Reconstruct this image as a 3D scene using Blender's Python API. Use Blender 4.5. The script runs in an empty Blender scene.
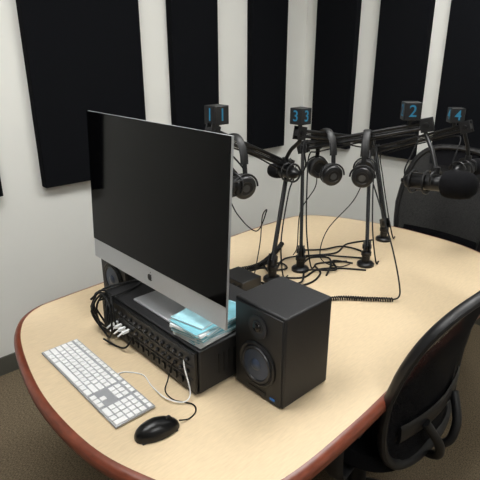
import bpy, math, random
from mathutils import Vector, Matrix, Euler
random.seed(4)
V=Vector
scene=bpy.context.scene

def lin(c):
    return tuple(((x/255)/12.92 if x/255<=0.04045 else ((x/255+0.055)/1.055)**2.4) for x in c)+(1,)

def mat(name,col,rough=0.5,metal=0.0,var=0.0,scale=50,bump=0.0,spec=0.5,stretch=(1,1,1),detail=3):
    m=bpy.data.materials.new(name); m.use_nodes=True
    nt=m.node_tree; b=nt.nodes['Principled BSDF']
    c=lin(col)
    b.inputs['Base Color'].default_value=c
    b.inputs['Roughness'].default_value=rough
    b.inputs['Metallic'].default_value=metal
    b.inputs['Specular IOR Level'].default_value=spec
    if var>0 or bump>0:
        tc=nt.nodes.new('ShaderNodeTexCoord'); mp=nt.nodes.new('ShaderNodeMapping')
        mp.inputs['Scale'].default_value=stretch
        nz=nt.nodes.new('ShaderNodeTexNoise'); nz.inputs['Scale'].default_value=scale
        nz.inputs['Detail'].default_value=detail
        nt.links.new(tc.outputs['Object'],mp.inputs['Vector'])
        nt.links.new(mp.outputs[0],nz.inputs['Vector'])
        if var>0:
            r=nt.nodes.new('ShaderNodeValToRGB')
            r.color_ramp.elements[0].position=0.3; r.color_ramp.elements[1].position=0.7
            r.color_ramp.elements[0].color=tuple(x*(1-var) for x in c[:3])+(1,)
            r.color_ramp.elements[1].color=tuple(min(1,x*(1+var)) for x in c[:3])+(1,)
            nt.links.new(nz.outputs['Fac'],r.inputs[0]); nt.links.new(r.outputs[0],b.inputs['Base Color'])
        if bump>0:
            bp=nt.nodes.new('ShaderNodeBump'); bp.inputs['Strength'].default_value=bump
            bp.inputs['Distance'].default_value=0.002
            nt.links.new(nz.outputs['Fac'],bp.inputs['Height']); nt.links.new(bp.outputs[0],b.inputs['Normal'])
    return m

M_wall=mat('wall_paint',(224,224,219),0.8,var=0.02,scale=3,bump=0.05)
M_ceil=mat('ceiling_tile',(225,225,222),0.9,var=0.04,scale=60)
M_carpet=mat('carpet',(110,98,80),0.95,var=0.55,scale=120,bump=0.8,stretch=(1,2.2,1),spec=0.1)
M_base=mat('baseboard_vinyl',(84,83,76),0.5,var=0.03,scale=20)
M_panel=mat('acoustic_fabric',(17,18,21),0.95,var=0.15,scale=300,bump=0.2,spec=0.06)
M_top=mat('maple_laminate',(211,190,157),0.33,var=0.06,scale=35,stretch=(1,6,1),detail=6)
M_edge=mat('cherry_wood_edge',(112,56,39),0.32,var=0.25,scale=30,stretch=(1,1,6))
M_black=mat('black_plastic',(16,16,18),0.45,var=0.1,scale=200)
M_blackm=mat('black_metal',(14,14,16),0.38,metal=0.2,var=0.1,scale=100)
M_blackgl=mat('gloss_black',(8,8,9),0.15,var=0.05,scale=10)
M_mouse=mat('mouse_plastic',(10,10,11),0.32,var=0.05,scale=10,spec=0.35)
M_screen=mat('screen_glass',(4,4,5),0.05,var=0.05,scale=4,spec=0.16)
M_alu=mat('aluminium',(196,198,202),0.38,metal=0.7,var=0.02,scale=200)
M_kalu=mat('keyboard_aluminium',(170,172,176),0.4,metal=0.4,var=0.02,scale=200)
M_key=mat('white_keycap',(232,232,232),0.45,var=0.01,scale=100)
M_vinyl=mat('black_vinyl_wood',(20,20,22),0.55,var=0.2,scale=250,bump=0.3)
M_cone=mat('speaker_cone',(52,64,84),0.38,var=0.1,scale=60)
M_ring=mat('woofer_surround',(30,32,37),0.36,var=0.1,scale=60)
M_rubber=mat('rubber',(10,10,11),0.5,var=0.05,scale=60)
M_foam=mat('mic_foam',(20,20,22),0.95,var=0.4,scale=400,bump=1.0,spec=0.1)
M_leather=mat('ear_pad',(14,14,15),0.5,var=0.1,scale=200,bump=0.3)
M_blue=mat('blue_digit',(38,122,160),0.5,var=0.03,scale=50)
M_bluel=mat('blue_badge',(40,110,190),0.4,var=0.03,scale=50)
M_white=mat('white_paper',(232,235,236),0.6,var=0.02,scale=60)
M_teal=mat('teal_cover',(128,192,205),0.5,var=0.2,scale=22)
M_teal2=mat('pale_blue_cover',(160,206,216),0.5,var=0.16,scale=30)
M_whitec=mat('white_cable',(225,225,225),0.5,var=0.02,scale=50)
M_cable=mat('black_cable',(9,9,10),0.5,var=0.05,scale=50,spec=0.3)
M_seat=mat('seat_fabric',(14,14,16),0.9,var=0.25,scale=300,bump=0.4,spec=0.1)
M_grey=mat('grey_metal',(90,92,95),0.4,metal=0.7,var=0.05,scale=80)

def mesh_fabric(name,fac):
    m=bpy.data.materials.new(name); m.use_nodes=True
    nt=m.node_tree; b=nt.nodes['Principled BSDF']; out=nt.nodes['Material Output']
    b.inputs['Base Color'].default_value=lin((14,14,17)); b.inputs['Roughness'].default_value=0.8
    b.inputs['Specular IOR Level'].default_value=0.1
    tc=nt.nodes.new('ShaderNodeTexCoord'); nz=nt.nodes.new('ShaderNodeTexNoise'); nz.inputs['Scale'].default_value=260
    mr=nt.nodes.new('ShaderNodeMapRange'); mr.inputs['From Min'].default_value=.3; mr.inputs['From Max'].default_value=.7
    mr.inputs['To Min'].default_value=fac*.6; mr.inputs['To Max'].default_value=fac*1.4
    nt.links.new(tc.outputs['Object'],nz.inputs['Vector']); nt.links.new(nz.outputs['Fac'],mr.inputs['Value'])
    tr=nt.nodes.new('ShaderNodeBsdfTransparent'); mx=nt.nodes.new('ShaderNodeMixShader')
    nt.links.new(mr.outputs[0],mx.inputs[0]); nt.links.new(b.outputs[0],mx.inputs[1]); nt.links.new(tr.outputs[0],mx.inputs[2])
    nt.links.new(mx.outputs[0],out.inputs['Surface'])
    return m
M_mesh=mesh_fabric('chair_mesh_fabric',.06)
def emis(name,col,s):
    m=bpy.data.materials.new(name); m.use_nodes=True
    b=m.node_tree.nodes['Principled BSDF']
    b.inputs['Base Color'].default_value=lin(col)
    b.inputs['Emission Color'].default_value=lin(col); b.inputs['Emission Strength'].default_value=s
    return m
M_light=emis('troffer_diffuser',(252,252,250),17.0)

def basis(axis):
    z=V(axis).normalized()
    x=z.cross(V((0,0,1)))
    if x.length<1e-4: x=V((1,0,0))
    x.normalize(); y=z.cross(x)
    return Matrix((x,y,z)).transposed()

class Geo:
    def __init__(s,M=None):
        s.v=[];s.f=[];s.m=[];s.mats=[];s.M=M or Matrix()
    def mi(s,m):
        if m not in s.mats: s.mats.append(m)
        return s.mats.index(m)
    def add(s,vs,fs,m):
        o=len(s.v); k=s.mi(m)
        s.v+=[s.M@V(p) for p in vs]
        s.f+=[tuple(i+o for i in f) for f in fs]; s.m+=[k]*len(fs)
    def box(s,c,size,m,rot=None,taper=1.0):
        c=V(c);h=[x/2 for x in size]; vs=[]
        for z in (-1,1):
            t=taper if z>0 else 1
            for x,y in ((-1,-1),(1,-1),(1,1),(-1,1)):
                p=V((x*h[0]*t,y*h[1]*t,z*h[2]))
                if rot: p=rot@p
                vs.append(c+p)
        s.add(vs,[(3,2,1,0),(4,5,6,7),(0,1,5,4),(1,2,6,5),(2,3,7,6),(3,0,4,7)],m)
    def lathe(s,prof,o,axis,m,n=28):
        B=basis(axis); o=V(o); vs=[];fs=[]
        for r,z in prof:
            r=max(r,1e-5)
            for i in range(n):
                a=2*math.pi*i/n
                vs.append(o+B@V((r*math.cos(a),r*math.sin(a),z)))
        for j in range(len(prof)-1):
            for i in range(n):
                k=(i+1)%n
                fs.append((j*n+i,j*n+k,(j+1)*n+k,(j+1)*n+i))
        fs.append(tuple(range(n-1,-1,-1))); L=(len(prof)-1)*n
        fs.append(tuple(L+i for i in range(n)))
        s.add(vs,fs,m)
    def cyl(s,p0,p1,r,m,n=16,r1=None):
        p0=V(p0);p1=V(p1)
        s.lathe([(r,0),(r if r1 is None else r1,(p1-p0).length)],p0,p1-p0,m,n)
    def sph(s,c,r,m,n=16,sc=(1,1,1)):
        prof=[(r*math.sin(math.pi*j/10),-r*math.cos(math.pi*j/10)*sc[2]) for j in range(11)]
        s.lathe(prof,c,(0,0,1),m,n)
    def tube(s,pts,r,m,n=8,closed=False,flat=None):
        pts=[V(p) for p in pts]; N=len(pts); vs=[];fs=[]
        prev=None
        for i,p in enumerate(pts):
            if closed: t=pts[(i+1)%N]-pts[i-1]
            else: t=pts[min(i+1,N-1)]-pts[max(i-1,0)]
            t=t.normalized() if t.length>1e-9 else V((0,0,1))
            if prev is None:
                x=t.orthogonal().normalized() if flat is None else (V(flat)-t*V(flat).dot(t)).normalized()
            else:
                x=prev-t*prev.dot(t)
                x=x.normalized() if x.length>1e-6 else t.orthogonal().normalized()
            prev=x; y=t.cross(x)
            rx,ry=(r if isinstance(r,tuple) else (r,r))
            for k in range(n):
                a=2*math.pi*k/n
                vs.append(p+x*rx*math.cos(a)+y*ry*math.sin(a))
        for i in range(N if closed else N-1):
            j=(i+1)%N
            for k in range(n):
                l=(k+1)%n
                fs.append((i*n+k,i*n+l,j*n+l,j*n+k))
        if not closed:
            fs.append(tuple(range(n-1,-1,-1))); fs.append(tuple((N-1)*n+k for k in range(n)))
        s.add(vs,fs,m)
    def obj(s,name,parent=None,bevel=0,seg=2,angle=40):
        me=bpy.data.meshes.new(name)
        me.from_pydata([tuple(p) for p in s.v],[],s.f)
        for m in s.mats: me.materials.append(m)
        for p,k in zip(me.polygons,s.m): p.material_index=k; p.use_smooth=True
        me.update()
        import bmesh
        bm=bmesh.new(); bm.from_mesh(me); bmesh.ops.recalc_face_normals(bm,faces=bm.faces); bm.to_mesh(me); bm.free()
        me.set_sharp_from_angle(angle=math.radians(angle))
        o=bpy.data.objects.new(name,me); scene.collection.objects.link(o)
        if bevel:
            b=o.modifiers.new('bevel','BEVEL'); b.width=bevel; b.segments=seg; b.limit_method='ANGLE'; b.angle_limit=math.radians(40)
            b.harden_normals=False
        if parent: 
            o.parent=parent; o.matrix_parent_inverse=parent.matrix_basis.inverted()
        return o
def empty(name,loc=(0,0,0),yaw=0):
    e=bpy.data.objects.new(name,None); e.empty_display_size=0.05
    e.location=loc; e.rotation_euler=(0,0,yaw); scene.collection.objects.link(e)
    return e
def lempty(name,loc,yaw=0):
    e=empty(name,loc,yaw)
    return e, Matrix.Translation(V(loc))@Matrix.Rotation(yaw,4,'Z')

def spline(pts,k=8,closed=False):
    pts=[V(p) for p in pts];N=len(pts);out=[]
    for i in range(N if closed else N-1):
        if closed: a,b,c,d=pts[i-1],pts[i],pts[(i+1)%N],pts[(i+2)%N]
        else: a,b,c,d=pts[max(i-1,0)],pts[i],pts[i+1],pts[min(i+2,N-1)]
        for j in range(k):
            t=j/k
            out.append(0.5*((2*b)+(c-a)*t+(2*a-5*b+4*c-d)*t*t+(3*b-a-3*c+d)*t**3))
    if not closed: out.append(pts[-1])
    return out
def coil(pts,R,pitch):
    P=spline(pts,24); out=[];ph=0
    for i in range(len(P)-1):
        seg=P[i+1]-P[i]; L=seg.length
        n=max(1,int(L/pitch*8))
        t=seg.normalized(); x=t.cross(V((0.1,0.2,1))).normalized(); y=t.cross(x)
        for j in range(n):
            ph+=2*math.pi*(L/n)/pitch
            out.append(P[i]+seg*(j/n)+x*R*math.cos(ph)+y*R*math.sin(ph))
    return out

# ---------------------------------------------------------------- room
X0,X1,Y0,Y1,H=-1.9,2.93,-1.9,2.46,2.7
def slab(name,c,size,m):
    g=Geo(); g.box(c,size,m); return g.obj(name)
slab('floor',((X0+X1)/2,(Y0+Y1)/2,-0.05),(X1-X0+.2,Y1-Y0+.2,0.1),M_carpet)
slab('ceiling',((X0+X1)/2,(Y0+Y1)/2,H+.05),(X1-X0+.2,Y1-Y0+.2,0.1),M_ceil)
slab('wall_north',((X0+X1)/2,Y1+.05,H/2),(X1-X0+.2,.1,H),M_wall)
slab('wall_south',((X0+X1)/2,Y0-.05,H/2),(X1-X0+.2,.1,H),M_wall)
slab('wall_east',(X1+.05,(Y0+Y1)/2,H/2),(.1,Y1-Y0,H),M_wall)
slab('wall_west',(X0-.05,(Y0+Y1)/2,H/2),(.1,Y1-Y0,H),M_wall)
slab('baseboard_north',((X0+X1)/2,Y1-.005,.05),(X1-X0,.01,.1),M_base)
slab('baseboard_east',(X1-.005,(Y0+Y1)/2,.05),(.01,Y1-Y0-.02,.1),M_base)
slab('baseboard_south',((X0+X1)/2,Y0+.005,.05),(X1-X0,.01,.1),M_base)
slab('baseboard_west',(X0+.005,(Y0+Y1)/2,.05),(.01,Y1-Y0-.02,.1),M_base)

def panel(x0,x1,y0,y1):
    g=Geo(); g.box(((x0+x1)/2,(y0+y1)/2,(0.95+2.25)/2),(x1-x0,y1-y0,1.30),M_panel)
    g.obj('acoustic_panel',bevel=0.004)
for a,b in ((0.13,0.734),(0.937,1.54),(1.741,2.072),(2.354,2.68)): panel(a,b,Y1-.051,Y1-.001)
for a,b in ((2.016,2.335),(1.523,1.851),(1.08,1.41),(.6,.93)): panel(X1-.051,X1-.001,a,b)
for a,b in ((1.75,2.35),(.95,1.55),(.15,.75),(-.65,-.05),(-1.45,-.85)): panel(X0+.001,X0+.051,a,b)  # out-of-view west wall panels, added so the screen glass reflects something darker
for a,b in ((-1.5,-.9),(-.6,0),(.3,.9)): panel(a,b,Y0+.001,Y0+.051)

for i,(x,y) in enumerate(((0.2,1.2),(1.9,0.9),(0.4,-0.9))):
    e=empty('ceiling_light',(x,y,H))
    g=Geo(); g.box((x,y,H-.012),(1.16,.56,.006),M_light); g.obj('diffuser',e)
    g=Geo()
    for s in (-1,1):
        g.box((x+s*.595,y,H-.01),(.03,.62,.02),M_white); g.box((x,y+s*.295,H-.01),(1.16,.03,.02),M_white)
    g.obj('frame',e)

# ---------------------------------------------------------------- table
TZ=0.74
out=[(0.535,1.625),(0.46,1.55),(0.405,1.40),(0.362,1.145),(0.368,.90),(0.415,.73),(0.48,.605),(0.60,.535),
     (0.86,.530),(1.2,.553),(1.6,.575),(1.95,.60),(2.13,.68),(2.225,.86),(2.245,1.1),(2.22,1.32),(2.14,1.55),(2.03,1.68),
     (1.85,1.705),(1.5,1.695),(1.0,1.665),(0.65,1.645)]
P=spline([(x,y,0) for x,y in out],8,True); N=len(P)
nor=[]
for i in range(N):
    t=(P[(i+1)%N]-P[i-1]).normalized(); n=V((t.y,-t.x,0))
    nor.append(n)
cen=V((1.3,1.1,0))
if sum((P[i]-cen).dot(nor[i]) for i in range(N))<0: nor=[-n for n in nor]
table=empty('conference_table',(1.3,1.1,0))
g=Geo()
g.add([P[i]+V((0,0,TZ)) for i in range(N)]+[P[i]+V((0,0,TZ-.036)) for i in range(N)],
      [tuple(range(N)),tuple(range(2*N-1,N-1,-1))],M_top)
g.obj('top',table)
g=Geo(); prof=[(0,0),(.010,-.001),(.018,-.006),(.022,-.014),(.022,-.028),(.016,-.036),(.0,-.038)]
vs=[];fs=[]
for o,z in prof:
    vs+=[P[i]+nor[i]*o+V((0,0,TZ+z)) for i in range(N)]
for j in range(len(prof)-1):
    for i in range(N):
        k=(i+1)%N; fs.append((j*N+i,j*N+k,(j+1)*N+k,(j+1)*N+i))
g.add(vs,fs,M_edge); g.obj('edge_band',table,angle=60)
g=Geo()
for x in (0.80,1.76):
    g.box((x,1.10,.36),(.04,.62,.68),M_edge); g.box((x,1.10,.02),(.10,.72,.04),M_edge)
g.box((1.28,1.10,.55),(.92,.03,.3),M_edge)
g.obj('pedestal_base',table,bevel=.004)

# ---------------------------------------------------------------- rack box
BX0,BX1,BY0,BY1,BZ0,BZ1=.65,.99,.863,1.346,TZ,.875
rack=empty('rack_mixer',((BX0+BX1)/2,(BY0+BY1)/2,BZ0))
g=Geo(); g.box(((BX0+BX1)/2+.006,(BY0+BY1)/2,(BZ0+BZ1)/2+.003),(BX1-BX0-.012,BY1-BY0,BZ1-BZ0-.006),M_vinyl); g.obj('case',rack,bevel=.004)
g=Geo(); g.box((BX0+.004,(BY0+BY1)/2,(BZ0+BZ1)/2+.002),(.008,BY1-BY0-.006,BZ1-BZ0-.012),M_blackm)
for k in range(3):
    z=BZ0+.033+.038*k
    g.box((BX0-.001,(BY0+BY1)/2,z+.017),(.003,BY1-BY0-.02,.002),M_rubber)
g.obj('front_panel',rack,bevel=.001)
g=Geo()
for k in range(3):
    z=BZ0+.030+.036*k
    for i in range(16):
        y=BY0+.035+i*.0275
        if k==0: g.box((BX0-.002,y,z),(.004,.014,.018),M_rubber)
        else:
            g.lathe([(.007,0),(.007,.003),(.005,.004),(.004,.008),(.0,.008)],(BX0,y,z),(-1,0,0),M_black,12)
            if k==1 and i%3==0: g.lathe([(.003,0),(.003,.002)],(BX0-.001,y+.0135,z+.011),(-1,0,0),M_grey,8)
g.obj('knobs_and_jacks',rack)
g=Geo()
for y in (BY0+.02,BY1-.02):
    for x in (BX0+.03,BX1-.03): g.cyl((x,y,TZ),(x,y,TZ+.01),.012,M_rubber)
g.obj('feet',rack)
g=Geo()
for i in range(12):
    g.box((BX0+.08+i*.018,BY0-.0005,BZ0+.07),(.006,.002,.06),M_rubber)
g.obj('side_vents',rack)

# ---------------------------------------------------------------- computer
im=empty('desktop_computer',(.75,1.12,BZ1))
T=Matrix.Translation(V((.695,1.12,.955)))@Matrix.Rotation(math.radians(3),4,'Y')
W,HH=.65,.465
g=Geo(T)
nu,nv=20,16; vs=[];fs=[]
for j in range(nv+1):
    for i in range(nu+1):
        u=-1+2*i/nu; v=-1+2*j/nv
        b=.005+.045*((1-u*u)*(1-v*v))**.7
        vs.append((b,u*W/2,(v+1)/2*HH))
for j in range(nv):
    for i in range(nu):
        a=j*(nu+1)+i; fs.append((a,a+1,a+nu+2,a+nu+1))
ring=[i for i in range(nu+1)]+[j*(nu+1)+nu for j in range(1,nv+1)]+[nv*(nu+1)+i for i in range(nu-1,-1,-1)]+[j*(nu+1) for j in range(nv-1,0,-1)]
o=len(vs)
for r in ring: vs.append((-.002,vs[r][1],vs[r][2]))
L=len(ring)
for k in range(L): fs.append((ring[k],ring[(k+1)%L],o+(k+1)%L,o+k))
fs.append(tuple(o+k for k in range(L)))
g.add(vs,fs,M_alu); g.obj('housing',im,angle=50)
g=Geo(T); g.box((-.0028,0,.062+(HH-.062)/2),(.0025,W-.001,HH-.062),M_screen); g.obj('screen_glass',im)
g=Geo(T)
ap=[]
for i in range(32):
    a=2*math.pi*i/32; r=.0105*(1+.10*abs(math.cos(a))) 
    y=r*math.cos(a); z=r*math.sin(a)
    if y<-.006 and abs(z-.001)<.006: y+= .004
    if abs(y)<.003: z*=.86
    ap.append((-.0024,y,.030+z))
g.add(ap+[(-.0030,p[1],p[2]) for p in ap],[tuple(range(32)),tuple(range(63,31,-1))]+[(i,(i+1)%32,32+(i+1)%32,32+i) for i in range(32)],M_blackgl)
lf=[(-.0030,-.001,.042),(-.0030,-.0035,.0455),(-.0030,-.0035,.0485),(-.0030,-.001,.046)]
g.add(lf+[(-.0024,p[1],p[2]) for p in lf],[(0,1,2,3),(7,6,5,4)],M_blackgl)
g.obj('logo',im)
g=Geo()
g.box((.785,1.12,BZ1+.004),(.19,.195,.008),M_alu); g.obj('foot',im,bevel=.003)
g=Geo()
st=spline([(.87,1.12,BZ1+.006),(.865,1.12,BZ1+.03),(.83,1.12,BZ1+.12),(.785,1.12,BZ1+.24),(.76,1.12,BZ1+.27)],6)
g.tube(st,(.095,.004),M_alu,16,flat=(0,1,0)); g.obj('neck',im)

# ---------------------------------------------------------------- speakers
def speaker(x0,y0,w=.177,d=.177,h=.262,z=TZ,yaw=0):
    c=V((x0+d/2,y0+w/2,z))
    e,M=lempty('studio_monitor_speaker',c,yaw)
    g=Geo(M); g.box((0,0,h/2+.002),(d,w,h-.004),M_vinyl); g.obj('cabinet',e,bevel=.006,seg=3)
    g=Geo(M); fx=-d/2
    g.box((fx-.002,0,h/2),(.004,w-.012,h-.014),M_black); g.obj('baffle',e,bevel=.002)
    g=Geo(M); q=.90
    zc=.100; fr=fx-.004
    g.lathe([(.070*q,0),(.070*q,.004),(.065*q,.007),(.060*q,.005),(.056*q,.003)],(fr,0,zc),(-1,0,0),M_black,40)
    g.lathe([(.059*q,.003),(.056*q,.009),(.051*q,.009),(.047*q,.004)],(fr,0,zc),(-1,0,0),M_ring,40)
    g.obj('woofer_ring',e)
    g=Geo(M); g.lathe([(.0475*q,.006),(.036*q,.0035),(.021*q,.0015),(.020*q,.004),(.015*q,.010),(.006,.013),(0,.0135)],(fr,0,zc),(-1,0,0),M_cone,40); g.obj('woofer_cone',e)
    g=Geo(M); zt=.208
    g.lathe([(.032,0),(.032,.003),(.027,.004),(.018,.001),(.014,.003)],(fr,0,zt),(-1,0,0),M_ring,30)
    g.lathe([(.0135,.002),(.012,.007),(.006,.010),(0,.0105)],(fr,0,zt),(-1,0,0),M_blackgl,30)
    g.obj('tweeter',e)
    g=Geo(M); g.box((fr-.001,0,.020),(.002,.06,.010),M_rubber)
    g.box((fr-.001,-.055,.020),(.002,.016,.006),M_bluel); g.obj('badge',e)
    g=Geo(M)
    for a in (-.06,.06):
        for b in (-.06,.06): g.cyl((a,b,0),(a,b,.005),.01,M_rubber)
    g.obj('feet',e)
speaker(.776,.674)
speaker(.765,1.375)

# ---------------------------------------------------------------- keyboard
kb,KM=lempty('keyboard',(.492,1.118,TZ),0)
g=Geo(KM); g.box((0,0,.006),(.114,.432,.006),M_kalu); g.cyl((.045,-.2,.004),(.045,.2,.004),.004,M_kalu,10); g.obj('plate',kb,bevel=.002)
g=Geo(KM)
u=.0191; y0=.432/2-.006
def key(col,row,w=1,hh=1,dep=1):
    cy=y0-(col+w/2)*u; cx=.114/2-.004-(row+dep/2)*.0179
    g.box((cx,cy,.0105),(.0179*dep-.0028,u*w-.0028,.003),M_key,taper=.96)
for r in range(6):
    if r==0:
        for c in range(14): key(c*1.036,0,1.036,dep=.8)
    elif r==1:
        for c in range(13): key(c,1)
        key(13,1,1.5)
    elif r==2:
        key(0,2,1.5)
        for c in range(13): key(c+1.5,2)
    elif r==3:
        key(0,3,1.75)
        for c in range(11): key(c+1.75,3)
        key(12.75,3,1.75)
    elif r==4:
        key(0,4,2.25)
        for c in range(10): key(c+2.25,4)
        key(12.25,4,2.25)
    else:
        c=0
        for w in (1.5,1.25,1.25,6.5,1.25,1.25,1.5): key(c,5,w); c+=w
for r in (0,1,2):
    for c in range(3): key(14.85+c,r,dep=.8 if r==0 else 1)
key(15.85,4)
for c in range(3): key(14.85+c,5)
for r in range(5):
    for c in range(4):
        if r==4 and c==3: continue
        key(18.2+c,r,dep=.8 if r==0 else 1)
key(18.2,5,2); key(20.2,5)
key(21.2,4,1,dep=2)
g.obj('keys',kb,bevel=.0007,seg=1)

# ---------------------------------------------------------------- mouse
ms,MM=lempty('computer_mouse',(.503,.828,TZ),math.radians(-11))
g=Geo(MM)
nu,nv=24,12;vs=[];fs=[]
for j in range(nv+1):
    t=j/nv
    rr=math.sin(t*math.pi/2); z=.036*math.cos(t*math.pi/2)**.8
    for i in range(nu):
        a=2*math.pi*i/nu
        ca,sa=math.cos(a),math.sin(a)
        x=.056*rr*(abs(ca)**.85)*(1 if ca>0 else -1); y=.031*rr*(abs(sa)**.85)*(1 if sa>0 else -1)*(1-.12*abs(ca))
        vs.append((x,y,.002+z*(1-.25*max(0,x/.056))))
for j in range(nv):
    for i in range(nu):
        k=(i+1)%nu; fs.append((j*nu+i,j*nu+k,(j+1)*nu+k,(j+1)*nu+i))
fs.append(tuple(range(nv*nu,nv*nu+nu)))
g.add(vs,fs,M_mouse); g.obj('shell',ms)
g=Geo(MM); g.cyl((.03,-.004,.0265),(.03,.004,.0265),.0085,M_rubber,14); g.obj('scroll_wheel',ms)
g=Geo(MM); g.box((0,0,.002),(.09,.045,.004),M_rubber); g.obj('base_pad',ms,bevel=.001)

def cable(name,pts,r=.0022,m=M_cable,k=10,n=8):
    g=Geo(); g.tube(spline(pts,k),r,m,n); return g.obj(name,angle=80)
z=TZ+.003
cable('mouse_cable',[(.560,.817,TZ+.010),(.585,.812,z),(.615,.822,z),(.625,.85,z),(.600,.895,z),(.605,.94,z),(.625,.955,TZ+.02),(.634,.95,TZ+.06),(.646,.945,TZ+.075)],.0018)
cable('keyboard_cable',[(.548,1.09,TZ+.005),(.572,1.085,z),(.600,1.04,z),(.590,.98,z),(.585,.91,z+.006),(.608,.868,z+.004),(.634,.868,TZ+.02),(.639,.895,TZ+.08),(.644,.905,TZ+.10)],.0018,M_whitec)
g=Geo()
for i in range(6):
    cx=.628-.004*i*(i%2); cy=1.335-.012*i; rr=.050+.006*(i%3)
    pts=[]
    for k in range(28):
        a=2*math.pi*k/28
        pts.append((cx-.012*math.sin(a)+.03*max(0,math.sin(a))+.004*math.sin(3*a+i),cy+rr*math.cos(a)*.9,TZ+.075+(rr+.008)*math.sin(a)+.002*i))
    g.tube(pts,.0032,M_cable,8,closed=True)
g.tube(spline([(.62,1.30,TZ+.13),(.66,1.27,TZ+.145),(.72,1.28,TZ+.142),(.78,1.30,TZ+.142)],8),.0035,M_cable,8)
g.tube(spline([(.61,1.34,TZ+.12),(.66,1.33,TZ+.148),(.74,1.33,TZ+.142),(.85,1.31,TZ+.142)],8),.0035,M_cable,8)
g.tube(spline([(.60,1.26,TZ+.02),(.62,1.22,TZ+.004),(.625,1.17,TZ+.02),(.645,1.16,TZ+.05)],8),.003,M_cable,8)
g.obj('cable_bundle',angle=80)
g=Geo()
for i in range(4):
    y=1.245-.022*i
    g.box((.634,y,TZ+.066),(.024,.009,.009),M_white); g.cyl((.622,y,TZ+.066),(.610,y+.006,TZ+.056),.003,M_whitec,8)
g.obj('white_audio_plugs',bevel=.001)

# booklets: each is a folded leaflet (cover, pages, slightly lifted edges)
bk=empty('booklet_stack',(.75,.94,BZ1))
zz=BZ1
for i,(m,a,dx,dy) in enumerate(((M_white,4,0,0),(M_teal,-6,.004,.004),(M_white,10,-.002,.0),(M_teal,-2,.004,-.004),(M_white,3,-.004,.008),(M_teal,12,-.008,.002),(M_teal,-4,.0,.004),(M_teal2,16,.004,.006),(M_white,10,-.012,.0),(M_teal,2,-.012,-.006),(M_teal2,12,-.034,.010))):
    g=Geo(); th=.0036
    R=Matrix.Rotation(math.radians(a),3,'Z'); c=V((.765+dx,.932+dy,zz))
    for q in range(3):
        nx=10; vs=[]; fs=[]
        mm=m if q!=1 else M_white
        for s in (0,1):
            for ix in range(nx+1):
                x=-.095+.19*ix/nx
                if i==10: x*=.6
                lift=.0007*q*(1+3*(ix/nx-.5)**2*2)
                for yy in (-.055+.001*q,.055):
                    vs.append(c+R@V((x,yy,.0011*q+lift+.0009*s)))
        o=2*(nx+1)
        for ix in range(nx):
            b0=2*ix
            fs+=[(b0,b0+1,b0+3,b0+2),(o+b0,o+b0+2,o+b0+3,o+b0+1),(b0,b0+2,o+b0+2,o+b0),(b0+1,o+b0+1,o+b0+3,b0+3)]
        fs+=[(0,o,o+1,1),(2*nx,2*nx+1,o+2*nx+1,o+2*nx)]
        g.add(vs,fs,mm)
    zz+=th+.0008
    g.obj('booklet_%d'%(i+1),bk)

# ---------------------------------------------------------------- mic arms
def lerp(a,b,t): return V(a)*(1-t)+V(b)*t
def text_mesh(ch,size,origin,n,parent,m=M_blue):
    cu=bpy.data.curves.new('digit','FONT'); cu.body=ch; cu.size=size; cu.extrude=.0006
    cu.align_x='CENTER'; cu.align_y='CENTER'; cu.offset=.0003
    tmp=bpy.data.objects.new('tmp',cu); scene.collection.objects.link(tmp)
    dg=bpy.context.evaluated_depsgraph_get(); dg.update()
    me=bpy.data.meshes.new_from_object(tmp.evaluated_get(dg))
    bpy.data.objects.remove(tmp)
    me.materials.clear(); me.materials.append(m)
    n=V(n).normalized(); up=V((0,0,1)); x=up.cross(n)
    B=Matrix((x,up,n)).transposed().to_4x4(); B.translation=V(origin)
    me.transform(B)
    o=bpy.data.objects.new('digit',me); scene.collection.objects.link(o)
    o.parent=parent; o.matrix_parent_inverse=parent.matrix_basis.inverted()
def flag(ch,pos,parent,yaw,s=.056):
    g=Geo(); R=Matrix.Rotation(yaw,3,'Z'); pos=V(pos)
    g.box(pos,(s,s,s*1.05),M_black,rot=R); g.cyl(pos-V((0,0,s*.5+.02)),pos-V((0,0,s*.5)),.008,M_black); g.obj('number_cube',parent,bevel=.002)
    for n in ((-1,0,0),(0,-1,0),(1,0,0),(0,1,0)):
        n=R@V(n); text_mesh(ch,s*.98,pos+n*(s/2+.0004),n,parent)

def mic(parent,c,d,L=.20,r=.026,foam=.036,foamlen=.09):
    c=V(c); d=V(d).normalized(); a=c-d*L/2
    g=Geo()
    g.lathe([(.008,-.012),(.010,0),(r*.8,.008),(r,.02),(r,L*.62),(r*.92,L*.66),(r*.92,L*.9),(0,L*.9)],a,d,M_blackm,24)
    g.obj('mic_body',parent)
    g=Geo(); f0=L-foamlen*.7
    g.lathe([(r*.9,f0-.012),(foam*.9,f0),(foam,f0+.018),(foam,f0+foamlen*.55),(foam*.88,f0+foamlen*.8),(foam*.55,f0+foamlen*.95),(0,f0+foamlen)],a,d,M_foam,24)
    g.obj('foam_windscreen',parent)
    g=Geo(); B=basis(d)
    for o in (.15,.38):
        pts=[a+d*L*o+B@V((math.cos(t)*(r+.012),math.sin(t)*(r+.012),0)) for t in [2*math.pi*k/24 for k in range(24)]]
        g.tube(pts,.004,M_black,8,closed=True)
    for k in range(4):
        t=math.pi/2*k+.5; q=B@V((math.cos(t)*(r+.012),math.sin(t)*(r+.012),0))
        g.cyl(a+d*L*.15+q,a+d*L*.38+q,.003,M_black,8)
        g.cyl(a+d*L*.15+q,a+d*L*.15+q*.6,.002,M_black,8)
    g.obj('shock_mount',parent)

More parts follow.
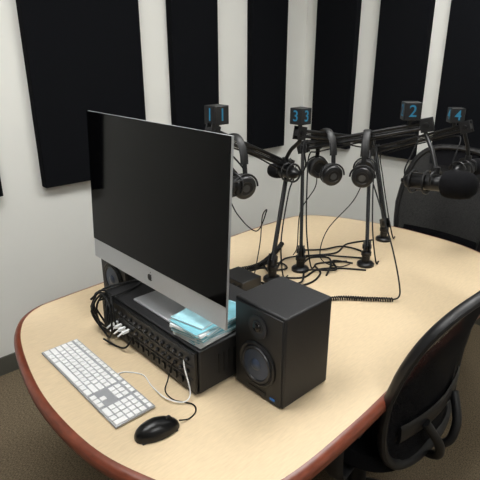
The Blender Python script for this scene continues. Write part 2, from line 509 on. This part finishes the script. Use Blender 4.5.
def boom(num,base,elbow,tip,micc,micd,fyaw,cubet=.95,micargs={},fs=.056):
    base=V(base+(TZ,)); elbow=V(elbow); tip=V(tip)
    e=empty('microphone_boom_arm',base)
    g=Geo()
    g.lathe([(.036,0),(.036,.010),(.030,.016),(.017,.018),(.017,.045),(.021,.047),(.021,.062),(.012,.066),(.012,.085),(0,.085)],base,(0,0,1),M_blackm,28)
    g.obj('base_mount',e)
    st=base+V((0,0,.085))
    def link(a,b,name,r1,gap):
        d=(b-a).normalized(); side=d.cross(V((0,0,1)))
        if side.length<.2: side=V((0,1,0))
        side.normalize(); up=side.cross(d).normalized()
        if up.z<0: up=-up
        g=Geo()
        g.cyl(a+up*gap,b+up*gap,r1,M_blackm,12)
        g.cyl(a-up*gap,b-up*gap,r1,M_blackm,12)
        L=(b-a).length
        g.tube(coil([a+d*.05,a+d*L*.28],.0055,.006),.0016,M_black,6)
        g.cyl(a+d*.02,b-d*.03,.0022,M_blackm,8)
        g.obj(name,e)
        g=Geo()
        for q in (a,b):
            for s in (-1,1):
                g.box(q+side*s*.011,(.045,.004,gap*2+.03),M_black,rot=Matrix((d,side,up)).transposed())
            g.cyl(q-side*.018,q+side*.018,.010,M_blackm,16)
        g.obj(name+'_joints',e,bevel=.001)
    link(st,elbow,'lower_arm',.0065,.0105)
    link(elbow,tip,'upper_arm',.0065,.0095)
    g=Geo()
    g.sph(tip,.015,M_black)
    micc=V(micc); top=micc+V((0,0,.045))
    g.tube(spline([tip,tip+V((0,0,-.03)),lerp(tip,top,.6),top],8),.0075,M_blackm,10)
    g.cyl(top+V((0,0,.012)),top-V((0,0,.01)),.013,M_black)
    dd=V(micd).normalized(); sd=dd.cross(V((0,0,1))).normalized()
    ys=[top,top+sd*.036-V((0,0,.012)),micc+sd*.040]; g.tube(spline(ys,6),.004,M_black,8)
    ys=[top,top-sd*.036-V((0,0,.012)),micc-sd*.040]; g.tube(spline(ys,6),.004,M_black,8)
    g.lathe([(.010,-.012),(.012,0),(.012,.02),(0,.02)],tip,tip-elbow,M_black,14)
    g.obj('mic_holder',e)
    mic(e,micc,micd,**micargs)
    fp=lerp(elbow,tip,cubet)+V((0,0,.062)); flag(num,fp,e,fyaw,fs)
    g=Geo()
    pts=[micc-dd*.10,micc-dd*.12+V((0,0,.04)),lerp(micc,tip,.8)+V((0,0,-.01))-dd*.04,lerp(tip,elbow,.15)+V((0,0,-.024)),lerp(tip,elbow,.5)+V((0.006,0,-.022)),lerp(tip,elbow,.85)+V((0,0,-.03)),elbow+V((.02,-.02,-.03)),lerp(elbow,st,.3)+V((.016,-.012,0)),lerp(elbow,st,.8)+V((.018,-.012,0)),base+V((.03,-.03,.02)),base+V((.07,-.02,.004))]
    g.tube(spline(pts,8),.003,M_cable,8); g.obj('mic_cable',e,angle=80)
    return e
boom('1',(1.315,1.224),(1.489,1.314,1.16),(1.035,1.240,1.345),(1.03,1.20,1.17),(-1,-.1,0),0)
boom('3',(1.709,1.057),(1.884,1.20,1.225),(1.437,1.216,1.303),(1.455,1.30,1.14),(.15,1,-.1),math.radians(0),1.0,dict(L=.15,r=.022,foam=.030,foamlen=.07))
boom('2',(1.470,1.212),(1.588,1.324,1.219),(1.740,.879,1.338),(1.675,.79,1.152),(0,-1,.10),math.radians(43),.87,dict(L=.23,r=.028,foam=.049,foamlen=.11),.060)
boom('4',(2.028,1.170),(2.109,1.311,1.141),(2.097,.889,1.295),(2.12,.87,1.12),(1,-.1,0),math.radians(43),.88)

# ---------------------------------------------------------------- headphones
def headphones(apex,yaw,tilt=0,cab=None):
    e=empty('headphones',apex,0)
    M=Matrix.Translation(V(apex))@Matrix.Rotation(yaw,4,'Z')@Matrix.Rotation(tilt,4,'Y')
    g=Geo(M)
    R=.072; pts=[]
    for k in range(25):
        a=math.pi*k/24; pts.append((R*math.cos(a),0,-.088+.088*math.sin(a)))
    g.tube(pts,(.015,.0045),M_leather,12,flat=(0,1,0)); g.obj('headband',e)
    g=Geo(M)
    for s in (-1,1):
        g.tube([(s*R,0,-.075),(s*(R+.003),0,-.10),(s*(R+.006),0,-.125)],(.009,.0035),M_blackm,8,flat=(0,1,0))
        yk=[(s*(R+.008),.047*math.cos(t),-.165+.045*math.sin(t)) for t in [math.pi*k/12 for k in range(13)]]
        g.tube(yk,.0035,M_black,8)
    g.obj('yokes',e)
    g=Geo(M)
    for s in (-1,1):
        g.lathe([(.036,-.012),(.041,-.006),(.041,.010),(.037,.016),(.024,.019),(.022,.017),(0,.017)],(s*(R-.002),0,-.165),(s,0,-.12),M_black,28)
    g.obj('ear_cups',e)
    g=Geo(M)
    for s in (-1,1):
        g.lathe([(.037,0),(.042,.006),(.041,.016),(.034,.020),(.024,.016),(.020,.006),(0,.006)],(s*(R-.012),0,-.165),(-s,0,.12),M_leather,28)
        g.lathe([(.013,0),(.013,.0012),(0,.0012)],(s*(R+.0155),0,-.167),(s,0,-.12),M_grey,20)
    g.obj('ear_pads',e)
    if cab:
        g=Geo(); p=M@V((.07,0,-.21)); g.tube(spline([p+V((0,0,.006))]+[V(c) for c in cab],10),.0022,M_cable,8); g.obj('headphone_cable',e,angle=80)
headphones((1.145,1.256,1.324),math.radians(75),0,[(1.18,1.28,1.03),(1.2,1.2,.98),(1.22,1.17,1.06),(1.25,1.22,1.02),(1.27,1.25,.9),(1.28,1.29,.746)])
headphones((1.672,1.080,1.304),math.radians(30),0,[(1.72,1.15,1.0),(1.62,1.2,.88),(1.56,1.18,.78),(1.60,1.12,.746),(1.66,1.10,.746)])
headphones((1.590,1.210,1.302),math.radians(62),0,[(1.61,1.27,1.05),(1.56,1.3,.95),(1.55,1.3,.8),(1.56,1.33,.746)])

# loose cables on the table
zc=TZ+.009
g=Geo(); g.tube(coil([(1.19,1.03,zc),(1.28,.985,zc),(1.37,.94,zc),(1.44,.865,zc),(1.50,.80,zc)],.0062,.0085),.0030,M_cable,6)
g.tube(spline([(1.50,.80,zc),(1.525,.79,.775),(1.57,.86,.90),(1.63,.96,1.02),(1.67,1.03,1.10)],10),.003,M_cable,8); g.obj('coiled_headphone_cord',angle=80)
g=Geo(); g.tube(coil([(1.27,1.365,zc+.003),(1.36,1.345,zc+.003),(1.50,1.39,zc+.003),(1.62,1.45,zc+.003)],.0085,.009),.0032,M_cable,6); g.obj('coiled_cable',angle=80)
g=Geo()
for pts in ([(1.36,1.20,z),(1.42,1.15,z),(1.52,1.16,z),(1.60,1.10,z),(1.66,1.02,z)],
            [(1.24,1.30,z),(1.30,1.14,z),(1.40,1.10,z),(1.50,1.13,z),(1.56,1.20,z),(1.68,1.13,z)],
            [(1.52,1.24,z),(1.60,1.28,z),(1.72,1.22,z),(1.85,1.25,z),(1.98,1.2,z)],
            [(1.50,1.10,z),(1.58,1.14,z+.008),(1.64,1.20,z+.006),(1.60,1.26,z),(1.52,1.24,z)],
            [(1.40,1.28,z),(1.50,1.32,z+.006),(1.62,1.25,z+.008),(1.70,1.16,z+.006),(1.76,1.10,z)],
            [(1.26,1.20,z),(1.36,1.12,z+.006),(1.46,1.17,z+.01),(1.56,1.10,z+.006),(1.62,1.16,z+.01),(1.68,1.10,z)],
            [(1.74,1.08,z),(1.82,1.14,z),(1.80,1.24,z+.004),(1.70,1.28,z+.004),(1.62,1.36,z)],
            [(1.34,1.26,z+.004),(1.39,1.34,z+.004),(1.45,1.30,z+.004),(1.43,1.25,z+.004),(1.38,1.27,z+.004),(1.36,1.33,z),(1.24,1.34,z)]):
    g.tube(spline([(p[0],p[1],p[2]+.001) for p in pts],10),.0040,M_cable,8)
g.obj('tangled_microphone_cables',angle=80)
g=Geo(); g.box((1.20,1.285,TZ+.02),(.10,.13,.04),M_black)
for i in range(4): g.cyl((1.15,1.24+i*.03,TZ+.02),(1.142,1.24+i*.03,TZ+.02),.007,M_blackm,12)
g.obj('headphone_amplifier',bevel=.003)

# ---------------------------------------------------------------- chairs
def chair(loc,yaw,top=1.0,n1=4.2,w=.245,zb=.52):
    e,M=lempty('mesh_office_chair',(loc[0],loc[1],0),yaw)
    hh=(top-zb)/2; zm=(top+zb)/2
    def by(x,z):
        t=(z-zb)/(top-zb)
        return -.235-.10*t+.035*math.sin(t*math.pi)+.7*x*x
    def sup(a,w=w,h=hh,n=n1):
        ca,sa=math.cos(a),math.sin(a)
        x=w*abs(ca)**(2/n)*(1 if ca>0 else -1); zz=h*abs(sa)**(2/n)*(1 if sa>0 else -1)
        x*=1-.08*(-zz/h if zz<0 else zz/h*.9)
        if zz>0: zz+=.02*(1-(x/w)**2)
        return x,zm+zz
    K=96
    ring=[sup(2*math.pi*k/K) for k in range(K)]
    g=Geo(M); g.tube([(x,by(x,z_),z_) for x,z_ in ring],(.013,.019),M_black,10,closed=True); g.obj('back_frame',e)
    g=Geo(M); R=10; vs=[(0,by(0,zm),zm)]; fs=[]
    for r in range(1,R+1):
        for x,z_ in ring:
            x2=x*r/R; z2=zm+(z_-zm)*r/R; vs.append((x2,by(x2,z2),z2))
    for k in range(K):
        fs.append((0,1+k,1+(k+1)%K))
        for r in range(R-1):
            a=1+r*K; b=1+(r+1)*K; fs.append((a+k,a+(k+1)%K,b+(k+1)%K,b+k))
    g.add(vs,fs,M_mesh); g.obj('back_mesh',e)
    g=Geo(M)
    zl=zb+.14
    g.tube([(x,by(x,zl)-.012,zl) for x in [-.2+.4*k/12 for k in range(13)]],(.03,.006),M_black,10,flat=(0,0,1))
    for s in (-1,1):
        g.tube(spline([(s*.02,-.06,.43),(s*.03,-.25,.43),(s*.06,by(0,zb)-.05,.50),(s*.10,by(.1,zl)-.02,zl)],8),.014,M_black,10)
    g.obj('lumbar_and_spine',e)
    g=Geo(M)
    n=3.4; vs=[];fs=[]; lay=[(.90,.435),(1.0,.445),(1.0,.475),(.965,.492),(.85,.500),(.5,.498),(.02,.494)]
    for sc,z_ in lay:
        for k in range(40):
            a=2*math.pi*k/40; ca,sa=math.cos(a),math.sin(a)
            x=.26*sc*abs(ca)**(2/n)*(1 if ca>0 else -1); y=.235*sc*abs(sa)**(2/n)*(1 if sa>0 else -1)
            vs.append((x,y,z_-(.03*max(0,(y-.15)/.09) if y>.15 else 0)))
    for j in range(len(lay)-1):
        for k in range(40):
            l=(k+1)%40; fs.append((j*40+k,j*40+l,(j+1)*40+l,(j+1)*40+k))
    fs.append(tuple(range(39,-1,-1))); fs.append(tuple((len(lay)-1)*40+k for k in range(40)))
    g.add(vs,fs,M_seat); g.obj('seat',e)
    g=Geo(M)
    for s in (-1,1):
        g.tube(spline([(s*.12,-.07,.425),(s*.27,-.08,.41),(s*.308,-.085,.46),(s*.308,-.08,.58),(s*.298,-.06,.632)],8),(.030,.011),M_black,10,flat=(0,1,0))
        g.tube(spline([(s*.290,-.16,.632),(s*.298,-.08,.640),(s*.294,.04,.640),(s*.28,.11,.634)],8),(.040,.013),M_rubber,12,flat=(1,0,0))
    g.obj('armrests',e)
    g=Geo(M)
    g.box((0,-.01,.415),(.26,.22,.035),M_black); g.cyl((0,0,.09),(0,0,.41),.025,M_black); g.cyl((0,0,.09),(0,0,.26),.034,M_black)
    g.obj('mechanism_and_column',e,bevel=.003)
    g=Geo(M)
    for k in range(5):
        a=2*math.pi*k/5+.3; d=V((math.cos(a),math.sin(a),0))
        g.tube([d*.02+V((0,0,.115)),d*.15+V((0,0,.10)),d*.29+V((0,0,.075))],(.022,.014),M_black,10,flat=tuple(V((0,0,1)).cross(d)))
        t=V((0,0,1)).cross(d); c=d*.29+V((0,0,.028))
        g.cyl(c-t*.024,c-t*.006,.028,M_rubber,18); g.cyl(c+t*.006,c+t*.024,.028,M_rubber,18)
        g.cyl(c,c+V((0,0,.05)),.008,M_black)
    g.obj('star_base',e)
chair((1.265,.735),math.radians(3),1.01,4.2,.262,.45)
chair((2.235,1.10),math.radians(90),1.10)

# ---------------------------------------------------------------- camera
cam=bpy.data.cameras.new('camera'); co=bpy.data.objects.new('camera',cam); scene.collection.objects.link(co)
cam.sensor_width=36; cam.lens=37.5; cam.clip_start=.02
co.location=(0,0,1.59); co.rotation_euler=(math.radians(90-20.8),0,math.radians(-43))
scene.camera=co
w=bpy.data.worlds.new('world'); scene.world=w; w.use_nodes=True
w.node_tree.nodes['Background'].inputs[0].default_value=(.5,.5,.5,1); w.node_tree.nodes['Background'].inputs[1].default_value=.3
scene.view_settings.view_transform='Standard'
